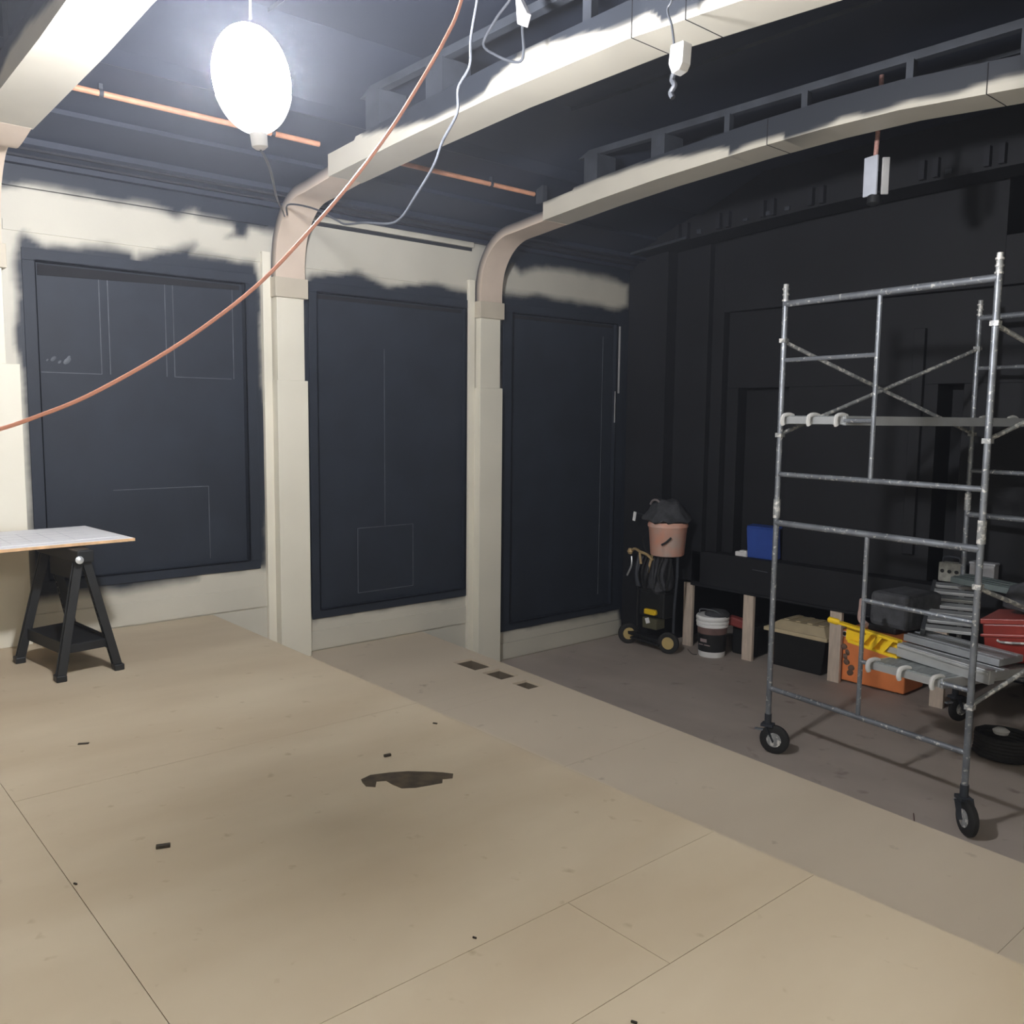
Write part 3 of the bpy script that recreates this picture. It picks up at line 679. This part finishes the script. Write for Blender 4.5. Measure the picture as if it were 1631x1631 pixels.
plank('lower scaffold plank with three pale hooks, under the pile', .56, .88, -.02)
# ---- pile of gear on the lower plank
def slab(name, lab, cat, p0, p1, wd, th, m, steps=None, stepm=None):
    root = thing(name, lab, cat, (Vector(p0)+Vector(p1))/2)
    p0 = Vector(p0); p1 = Vector(p1); d = (p1-p0).normalized(); sd = Vector((0, 0, 1)).cross(d).normalized()
    mb = MB()
    if steps:
        for s_ in (-1, 1): mb.beam(p0+sd*s_*wd/2, p1+sd*s_*wd/2, .028, th)
        obj('side_rail', mb, m, root, bevel=.003)
        for k in range(steps):
            c = p0.lerp(p1, (k+.5)/steps); mb = MB().obox(c+Vector((0, 0, th*.25)), (.085, wd-.02, .022), d, sd)
            obj('step', mb, stepm or m, root, bevel=.002)
    else:
        mb.beam(p0, p1, wd, th); obj('board', mb, m, root, bevel=.004)
        mb = MB()
        for s_ in (-.3, 0, .3): mb.beam(p0+sd*s_*wd+Vector((0, 0, th/2+.002)), p1+sd*s_*wd+Vector((0, 0, th/2+.002)), .02, .004)
        obj('rib', mb, m, root)
    return root
slab('metal_plank', 'grey metal plank lying crosswise at the front of the pile', 'plank', S(.50, .16, .055), S(.97, .15, .04), .24, .04, M_alu)
slab('metal_plank', 'duller grey metal plank, second up in the pile', 'plank', S(.49, .26, .115), S(.94, .24, .10), .26, .045, mat('dull_aluminium', (.36, .38, .40), .45, .4, var=.15))
slab('step_ladder', 'step ladder with bright treads leaning back over the pile', 'ladder', (-2.50, 6.10, .16), (-2.93, 7.25, .31), .32, .05, mat('dark_rail', (.06, .065, .07), .5), 7, M_alu)
slab('metal_plank', 'green-grey plank lying high at the back of the pile', 'plank', (-2.86, 7.12, .39), (-1.95, 7.0, .355), .26, .045, mat('green_grey_plank', (.13, .16, .16), .5, .1, var=.3))
yl = thing('yellow_ladder', 'yellow fibreglass ladder end sticking out of the pile', 'ladder', S(.35, .15, .10))
ya = S(.27, .10, .10); yb = S(.58, .10, .075); yd = (yb-ya).normalized(); ysd = Vector((0, 0, 1)).cross(yd)
mb = MB(); mb.beam(ya+Vector((0, 0, .06)), yb+Vector((0, 0, .05)), .05, .018); mb.beam(ya+Vector((.08, 0, -.055)), yb+Vector((0, 0, -.06)), .05, .02)
mb.beam(ya+ysd*.02+Vector((.04, 0, .0)), yb+ysd*.02, .006, .12); obj('rail', mb, M_yellow, yl, bevel=.004)
for k in range(3):
    c = ya.lerp(yb, .45+.18*k); mb = MB().beam(c+Vector((-.03, -.02, -.045)), c+Vector((.04, -.02, .05)), .03, .012, up=(0, 1, 0)); obj('web', mb, M_yellow, yl)
mb = MB().beam(yb+Vector((0, 0, 0)), S(1.0, .09, .045), .06, .09); mb.beam(yb+Vector((0, -.035, .03)), S(1.0, .07, .07), .012, .02); obj('aluminium_rail', mb, M_alu, yl, bevel=.004)['label'] = 'grey aluminium rail'
mb = MB().lathe(ya+yd*-.10+Vector((0, 0, .06)), [(.01, 0), (.022, .01), (.022, .08), (.012, .10)], 12, axis=yd); obj('end_cap', mb, M_yellow, yl)
mb = MB().obox(S(.27, .42, .22), (.33, .42, .26), E1, E2)
tag(obj('tool_bag', mb, M_blackf, bevel=.04), 'black fabric bag at the left of the pile', 'bag')
mb = MB().tube(smooth_path([S(.34, .14, .34), S(.36, .12, .29), S(.38, .10, .22), S(.42, .09, .19)], 4), .022, 8)
tag(obj('cloth_rag', mb, mat('pink_rag', (.40, .27, .24), .8, var=.2)), 'pinkish rag hanging over the yellow ladder end', 'rag')
mb = MB()
for k in range(6): mb.lathe(S(.31+.008*k+.012*math.sin(k*1.9), .09, .0-.035*k), [(.008, -.012), (.022, -.006), (.022, .006), (.008, .012)], 10, axis=(math.sin(k), 1, .3))
tag(obj('strap_bundle', mb, mat('rusty_brown', (.13, .08, .06), .6, var=.3)), 'rusty bundle hanging under the yellow ladder end', 'bundle')
rc = thing('tool_chest', 'dark red metal chest on the lower plank behind the right scaffold post', 'chest', (-2.1, 6.45, .0))
Xr = Vector((.98, .10, .14)).normalized(); Yr = Vector((-.1, .98, 0)); cR = Vector((-2.02, 6.48, .17))
mb = MB().obox(cR, (.66, .42, .26), Xr, Yr); obj('body', mb, M_red, rc, bevel=.012)
mb = MB().obox(cR+Vector((-.02, 0, .145)), (.68, .44, .035), Xr, Yr); mb.obox(cR+Vector((0, -.218, .05)), (.66, .012, .02), Xr, Yr); obj('lid', mb, mat('red_lid', (.30, .05, .04), .35), rc, bevel=.006)
mb = MB().tube(smooth_path([cR+Vector((-.22, -.215, .0)), cR+Vector((-.2, -.245, -.02)), cR+Vector((0, -.245, .01)), cR+Vector((.02, -.215, .04))], 3), .008, 8); obj('handle', mb, M_steeld, rc)
mb = MB().lathe((-2.06, 6.52, .345), [(.05, -.01), (.24, .0), (.27, .05), (.2, .14), (.1, .20), (.03, .22)], 16, sx=1.0, sy=.7)
for i, v_ in enumerate(mb.v):
    mb.v[i] = (v_[0]+.02*math.sin(v_[2]*30+v_[1]*9), v_[1]+.02*math.sin(v_[0]*23), v_[2]+.01*math.sin(v_[0]*17+v_[1]*13))
tag(obj('rubble_sack', mb, M_blackf), 'black sack slumped on the red chest', 'sack')
# coiled hose and bits on the floor inside the scaffold
hc = (-2.42, 7.05); pts = []
for k in range(72):
    a_ = k/12*2*math.pi; pts.append((hc[0]+(.21+.008*math.sin(k))*math.cos(a_), hc[1]+.2*math.sin(a_), F3+.022+.026*(k/12)))
mb = MB().tube(pts, .02, 8); tag(obj('coiled_hose', mb, M_rubber), 'black coiled hose on the floor under the red chest', 'hose')
mb = MB().lathe((-2.45, 7.02, F3+.18), [(.02, 0), (.05, .005), (.06, .03), (.03, .05)], 14); tag(obj('hose_nozzle', mb, M_white), 'small pale fitting lying on the coiled hose', 'fitting')

def hexa(mb, bot, top_):
    i = len(mb.v); mb.v += [tuple(p) for p in bot]+[tuple(p) for p in top_]
    for q in ((0, 3, 2, 1), (0, 1, 5, 4), (1, 2, 6, 5), (2, 3, 7, 6), (3, 0, 4, 7)): mb.f.append(tuple(i+k for k in q))
# ================================================================ TOOL TROLLEY WITH BUCKET AND CAP
tr_ = thing('tool_trolley', 'black tool trolley with yellow wheels in the stage corner', 'trolley', (-6.28, 7.42, F3))
yv = 7.42
def P2(x, z, dy=0): return (x, yv+dy, z)
for x in (-6.50, -5.93):
    c = Vector((x, yv-.02, F3+.115)); ax = Vector((.85, -.53, 0)).normalized() if x < -6.2 else Vector((.35, -.94, 0)).normalized()
    mb = MB().lathe(c, [(.065, -.022), (.095, -.028), (.115, -.018), (.115, .018), (.095, .028), (.065, .022)], 24, axis=ax); wo = obj('wheel', mb, M_rubber, tr_)
    mb = MB().lathe(c, [(.012, -.034), (.066, -.024), (.072, -.014), (.072, .014), (.066, .024), (.012, .034)], 18, axis=ax); obj('rim', mb, mat('yellow_rim', (.50, .38, .16), .5), wo)['label'] = 'dusty yellow wheel rim'
mb = MB().beam(P2(-6.50, F3+.13), P2(-5.93, F3+.11), .10, .035); mb.beam(P2(-6.4, F3+.10), P2(-6.0, F3+.09), .22, .02)
obj('base_plate', mb, M_black, tr_, bevel=.005)
mb = MB().obox(P2(-6.19, -.42, .10), (.34, .20, .28)); mb.obox(P2(-6.19, -.27, .10), (.38, .22, .03)); obj('tool_box', mb, M_black, tr_, bevel=.015)
mb = MB().obox(P2(-6.19, -.50, -.02), (.15, .05, .06)); mb.obox(P2(-6.12, -.50, -.03), (.05, .04, .04)); obj('yellow_latch', mb, M_yellow, tr_, bevel=.01)['label'] = 'yellow latch'
mb = MB().obox(P2(-6.20, -.63, .05), (.20, .15, .12)); obj('lower_case', mb, mat('olive', (.09, .085, .05), .6), tr_, bevel=.01)
mb = MB().obox(P2(-6.22, -.60, -.03), (.05, .01, .06), (1, 0, .4)); obj('label_tag', mb, M_white, tr_)
mb = MB().lathe(P2(-6.18, -.29, .09), [(.12, 0), (.18, .04), (.19, .12), (.17, .30), (.13, .40), (.08, .43)], 20, sx=.95, sy=.7)
for i, v_ in enumerate(mb.v): mb.v[i] = (v_[0]+.02*math.sin(v_[2]*31+v_[1]*9), v_[1]+.02*math.sin(v_[0]*33), v_[2]+.015*math.sin(v_[0]*27))
obj('tool_pouch', mb, M_blackf, tr_)
for (x0, x1) in ((-6.44, -6.40), (-5.93, -5.88)):
    mb = MB().tube(smooth_path([P2(x0, F3+.16, .06), P2((x0+x1)/2-.015, -.45, .05), P2(x1, -.1, .03), P2(x1, .17, .03)], 4), .015, 8); obj('frame_tube', mb, M_trussp if x0 > -6 else M_black, tr_)
rr = random.Random(5)
for k in range(9):
    x = -6.36+.055*k; z1_ = .12-.02*rr.random(); mb = MB().tube(smooth_path([P2(x, z1_, -.03), P2(x+rr.uniform(-.03, .03), z1_-.18, -.09), P2(x+rr.uniform(-.04, .04), z1_-.33, -.07)], 3), rr.choice([.012, .018, .022]), 8)
    obj('tool_handle', mb, rr.choice([M_blackf, M_black, M_trussp]), tr_)
mb = MB().tube(smooth_path([P2(-6.50, .14), P2(-6.42, .17, -.03), P2(-6.33, .15, -.05), P2(-6.22, .13, -.06), P2(-6.14, .08, -.06)], 3), .016, 8); mb.tube([P2(-6.34, .14, -.05), P2(-6.30, .02, -.07)], .014, 8); mb.tube([P2(-6.16, .14, -.05), P2(-6.20, -.06, -.07)], .015, 8)
mb.lathe(P2(-6.51, .13, -.01), [(.02, -.03), (.035, 0), (.02, .035)], 10); obj('tan_handles', mb, mat('tan_grip', (.42, .30, .15), .6, var=.2), tr_)['label'] = 'tan grips'
mb = MB().tube(smooth_path([P2(-6.48, .08, -.02), P2(-6.47, -.02, -.03), P2(-6.53, -.14, -.03)], 3), .012, 8); obj('dangling_blade', mb, M_alu, tr_)
# bucket on top
bk = thing('bucket', 'dusty orange bucket on top of the black tool trolley', 'bucket', (-6.07, 7.46, .145))
mb = MB().lathe((-6.03, 7.46, .145), [(.17, 0), (.18, .01), (.205, .30), (.215, .31), (.215, .335), (.205, .35), (.205, .36)], 28); obj('pail', mb, M_obucket, bk)
mb = MB().tube(smooth_path([(-6.235, 7.40, .40), (-6.225, 7.29, .34), (-6.16, 7.23, .24), (-6.09, 7.23, .17)], 4), .006, 8); obj('bail_handle', mb, M_black, bk); mb = MB().tube(smooth_path([(-5.86, 7.31, .36), (-5.90, 7.275, .31), (-5.94, 7.25, .28)], 3), .012, 6); obj('latch', mb, M_black, bk)
cp = thing('bag', 'crumpled charcoal bag slumped on the orange bucket', 'bag', (-6.08, 7.46, .505))
mb = MB().lathe((-6.05, 7.46, .508), [(.22, -.0), (.265, .015), (.25, .05), (.19, .12), (.16, .19), (.11, .225), (.03, .24)], 26)
for i, v_ in enumerate(mb.v): mb.v[i] = (v_[0]+.014*math.sin(v_[2]*40+v_[1]*21), v_[1]+.016*math.sin(v_[0]*43), v_[2]+.014*math.sin(v_[0]*25+v_[1]*31))
obj('crown', mb, M_blackf, cp)
mb = MB().tube(smooth_path([(-6.17, 7.33, .69), (-6.12, 7.31, .735), (-6.06, 7.31, .738), (-6.02, 7.33, .69)], 4), .012, 8); obj('strap', mb, mat('grey_strap', (.22, .19, .19), .7), cp)
mb = MB().obox((-6.47, 7.42, .525), (.035, .01, .10), (1, 0, -.15)); wt = obj('price_tag', mb, M_white, cp); wt['label'] = 'white tag on a string'
mb = MB().tube(smooth_path([(-6.26, 7.44, .535), (-6.38, 7.42, .56), (-6.465, 7.42, .565)], 3), .003, 6); obj('string', mb, M_gcord, cp)

# ================================================================ UNDER-STAGE ITEMS
wbk = thing('bucket', 'white pail with dark label band on the floor by the stage posts', 'bucket', (-5.60, 7.74, F3))
c = (-5.60, 7.72, F3)
mb = MB().lathe(c, [(.135, 0), (.14, .01), (.142, .06)], 28); obj('base', mb, M_white, wbk)
mb = MB().lathe(c, [(.143, .06), (.152, .24), (.153, .25)], 28); obj('label_band', mb, M_black, wbk)['label'] = 'dark label band'
mb = MB().lathe(c, [(.153, .25), (.156, .32)], 28); obj('brown_band', mb, M_brown, wbk)
mb = MB().lathe(c, [(.157, .32), (.168, .325), (.168, .345), (.16, .35), (.172, .36), (.172, .38), (.162, .385), (.174, .40), (.174, .425), (.165, .44), (.15, .44)], 28); obj('rim', mb, M_white, wbk)
mb = MB().box(-5.66, -5.52, c[1]-.146, c[1]-.142, F3+.13, F3+.14)
mb.box(-5.64, -5.56, c[1]-.150, c[1]-.146, F3+.165, F3+.20); obj('print', mb, mat('label_print', (.30, .24, .24), .6), wbk)
mb = MB().tube(smooth_path([(-5.75, 7.70, F3+.42), (-5.68, 7.60, F3+.50), (-5.58, 7.58, F3+.52), (-5.50, 7.64, F3+.50), (-5.44, 7.72, F3+.42)], 4), .006, 8); obj('bail_handle', mb, M_steel, wbk)
mb = MB().lathe((-5.56, 7.74, F3+.43), [(.13, 0), (.13, .03), (.10, .06), (.04, .07)], 16); tag(obj('cloth_rag', mb, M_blackf), 'dark cloth stuffed in the white pail', 'rag')
mb = MB().obox((-5.42, 7.93, F3+.36), (.22, .1, .10), (1, .2, -.15)); tag(obj('power_tool', mb, mat('dull_red', (.25, .05, .045), .5), bevel=.02), 'dull red tool beside the white pail', 'tool')
mb = MB().obox((-5.38, 8.10, F3+.17), (.30, .25, .34), (1, .1, 0)); tag(obj('storage_crate', mb, M_black, bevel=.02), 'dark crate behind the red tool under the stage', 'crate')
mb = MB().tube(smooth_path([(-5.9, 7.70, F3+.004), (-5.75, 7.58, F3+.004), (-5.7, 7.60, F3+.004)], 4), .004, 6); tag(obj('wire_offcut', mb, M_black), 'thin wire offcut on the floor by the white pail', 'wire')
tb = thing('storage_tote', 'black tote with tan lid between two stage posts', 'tote', (-4.72, 8.06, F3))
mb = MB(); hexa(mb, [(-4.98, 7.92, F3), (-4.44, 7.92, F3), (-4.44, 8.3, F3), (-4.98, 8.3, F3)], [(-5.03, 7.88, F3+.36), (-4.38, 7.88, F3+.36), (-4.38, 8.34, F3+.36), (-5.03, 8.34, F3+.36)]); mb.quad((-5.03, 7.88, F3+.36), (-4.38, 7.88, F3+.36), (-4.38, 8.34, F3+.36), (-5.03, 8.34, F3+.36)); obj('bin', mb, M_black, tb, bevel=.01)
mb = MB().box(-5.06, -4.35, 7.85, 8.37, F3+.36, F3+.40); hexa(mb, [(-5.04, 7.87, F3+.40), (-4.37, 7.87, F3+.40), (-4.37, 8.35, F3+.40), (-5.04, 8.35, F3+.40)], [(-4.95, 7.98, F3+.47), (-4.46, 7.98, F3+.47), (-4.46, 8.3, F3+.47), (-4.95, 8.3, F3+.47)]); mb.quad((-4.95, 7.98, F3+.47), (-4.46, 7.98, F3+.47), (-4.46, 8.3, F3+.47), (-4.95, 8.3, F3+.47))
for k in range(4): mb.box(-4.92+.13*k, -4.86+.13*k, 8.0, 8.28, F3+.47, F3+.482)
obj('lid', mb, M_tan, tb, bevel=.008)
ob = thing('tool_case', 'bright orange case beside the stage post, behind the scaffold', 'case', (-4.0, 8.1, F3))
mb = MB().box(-4.22, -3.60, 7.90, 8.3, F3+.02, F3+.44); obj('body', mb, M_orange, ob, bevel=.015)
mb = MB().box(-4.23, -3.59, 7.89, 8.31, F3+.44, F3+.52); obj('lid', mb, M_orange, ob, bevel=.012)
mb = MB().box(-4.21, -3.98, 7.884, 7.89, F3+.455, F3+.505); lb = obj('label_strip', mb, M_white, ob)
mb = MB()
for k in range(5): mb.lathe((-4.19+.046*k, 7.884, F3+.48), [(.020, 0), (.020, .003), (.009, .004)], 10, axis=(0, -1, 0))
obj('lettering', mb, M_black, lb)
mb = MB().obox((-3.9, 8.12, F3+.56), (.28, .2, .07)); tag(obj('tool_bag', mb, M_black, bevel=.02), 'black bag lying on the orange case', 'bag')
# on the stage ledge
bl = thing('storage_box', 'blue box standing on the stage ledge beside the scaffold post', 'box', (-5.13, 7.94, .17))
mb = MB().obox((-5.15, 7.925, .335), (.33, .10, .32), (1, .05, 0), (0, 1, .12)); obj('body', mb, M_blue, bl, bevel=.008)
mb = MB().obox((-5.15, 7.935, .50), (.345, .11, .02), (1, .05, 0), (0, 1, .12)); obj('lid', mb, M_blue, bl, bevel=.004)
mb = MB().obox((-5.38, 7.90, .195), (.14, .08, .05)); mb.obox((-5.36, 7.90, .225), (.09, .06, .02)); tag(obj('dust_mask', mb, mat('mask_white', (.8, .8, .8), .6), bevel=.018), 'small white object left of the blue box on the ledge', 'object')
gb = thing('meter_box', 'pale grey control box with dials on the stage ledge', 'box', (-3.24, 7.86, .17))
mb = MB().obox((-3.24, 7.90, .30), (.20, .10, .17), (1, .1, 0)); obj('case', mb, mat('grey_case', (.30, .30, .27), .5, var=.3, scale=25), gb, bevel=.012)
mb = MB()
for k in range(3): mb.lathe((-3.30+.06*k, 7.845, .31), [(.016, 0), (.016, .008), (.005, .010)], 10, axis=(0, -1, 0))
obj('dial', mb, M_black, gb); mb = MB().tube(smooth_path([(-3.31, 7.88, .385), (-3.30, 7.88, .43), (-3.18, 7.88, .43), (-3.17, 7.88, .385)], 3), .008, 6); obj('carry_handle', mb, M_trussp, gb)
mb = MB().obox((-2.98, 7.90, .30), (.20, .10, .20)); mb.obox((-2.98, 7.90, .41), (.21, .11, .02)); tag(obj('carton', mb, mat('pale_carton', (.42, .43, .46), .6), bevel=.006), 'pale carton right of the control box on the ledge', 'carton')

# ================================================================ FLOOR DEBRIS
stn = [(-3.276, 1.98), (-3.291, 2.038), (-3.261, 2.118), (-3.219, 2.192), (-3.141, 2.275), (-3.109, 2.304), (-3.067, 2.332), (-3.03, 2.30), (-3.05, 2.26), (-3.018, 2.235), (-3.029, 2.194), (-3.051, 2.116), (-3.084, 2.066), (-3.143, 2.057), (-3.194, 2.058), (-3.215, 2.022), (-3.167, 1.986), (-3.199, 1.958), (-3.243, 1.967)]
mb = MB().prism([(x, y_, .0005) for x, y_ in stn], (0, 0, 0), (0, 0, .002)); tag(obj('spill_stain', mb, M_stain), 'black ragged spill on the plywood in the middle of the floor', 'stain')
def chip(x, y_, s, ang, lab, cat='debris', th=.012):
    mb = MB().obox((x, y_, th/2+.0005), (s, s*.4, th), (math.cos(ang), math.sin(ang), 0)); tag(obj('wood_scrap', mb, M_wood, bevel=.002), lab, cat, 'scraps on the floor')
chip(-3.207, 1.092, .05, 1.2, 'dark wood scrap at lower left of the floor')
chip(-3.43, 2.218, .035, 1.4, 'small dark scrap just behind the black spill')
chip(-3.651, 2.656, .025, .4, 'tiny dark scrap near the upper floor edge', th=.006)
chip(-4.499, 1.169, .05, 1.1, 'thin sliver on the floor in front of the sawhorse', th=.004)
chip(-3.134, .77, .016, .4, 'tiny crumb on the plywood seam at lower left', th=.006)
chip(-2.014, 1.616, .014, .4, 'tiny crumb beside the long plywood seam', th=.006)
chip(-1.44, 1.701, .018, .4, 'tiny crumb at the bottom edge of the photo', th=.006)
# cable loop on the lower floor
lp_ = [(-2.9, 5.3, F3+.005), (-2.75, 5.15, F3+.005), (-2.5, 5.15, F3+.005), (-2.35, 5.35, F3+.005), (-2.42, 5.55, F3+.005)]
mb = MB().tube(smooth_path(lp_, 6), .003, 6); tag(obj('wire_offcut', mb, M_brown), 'thin curved wire on the grey floor in front of the scaffold', 'wire')
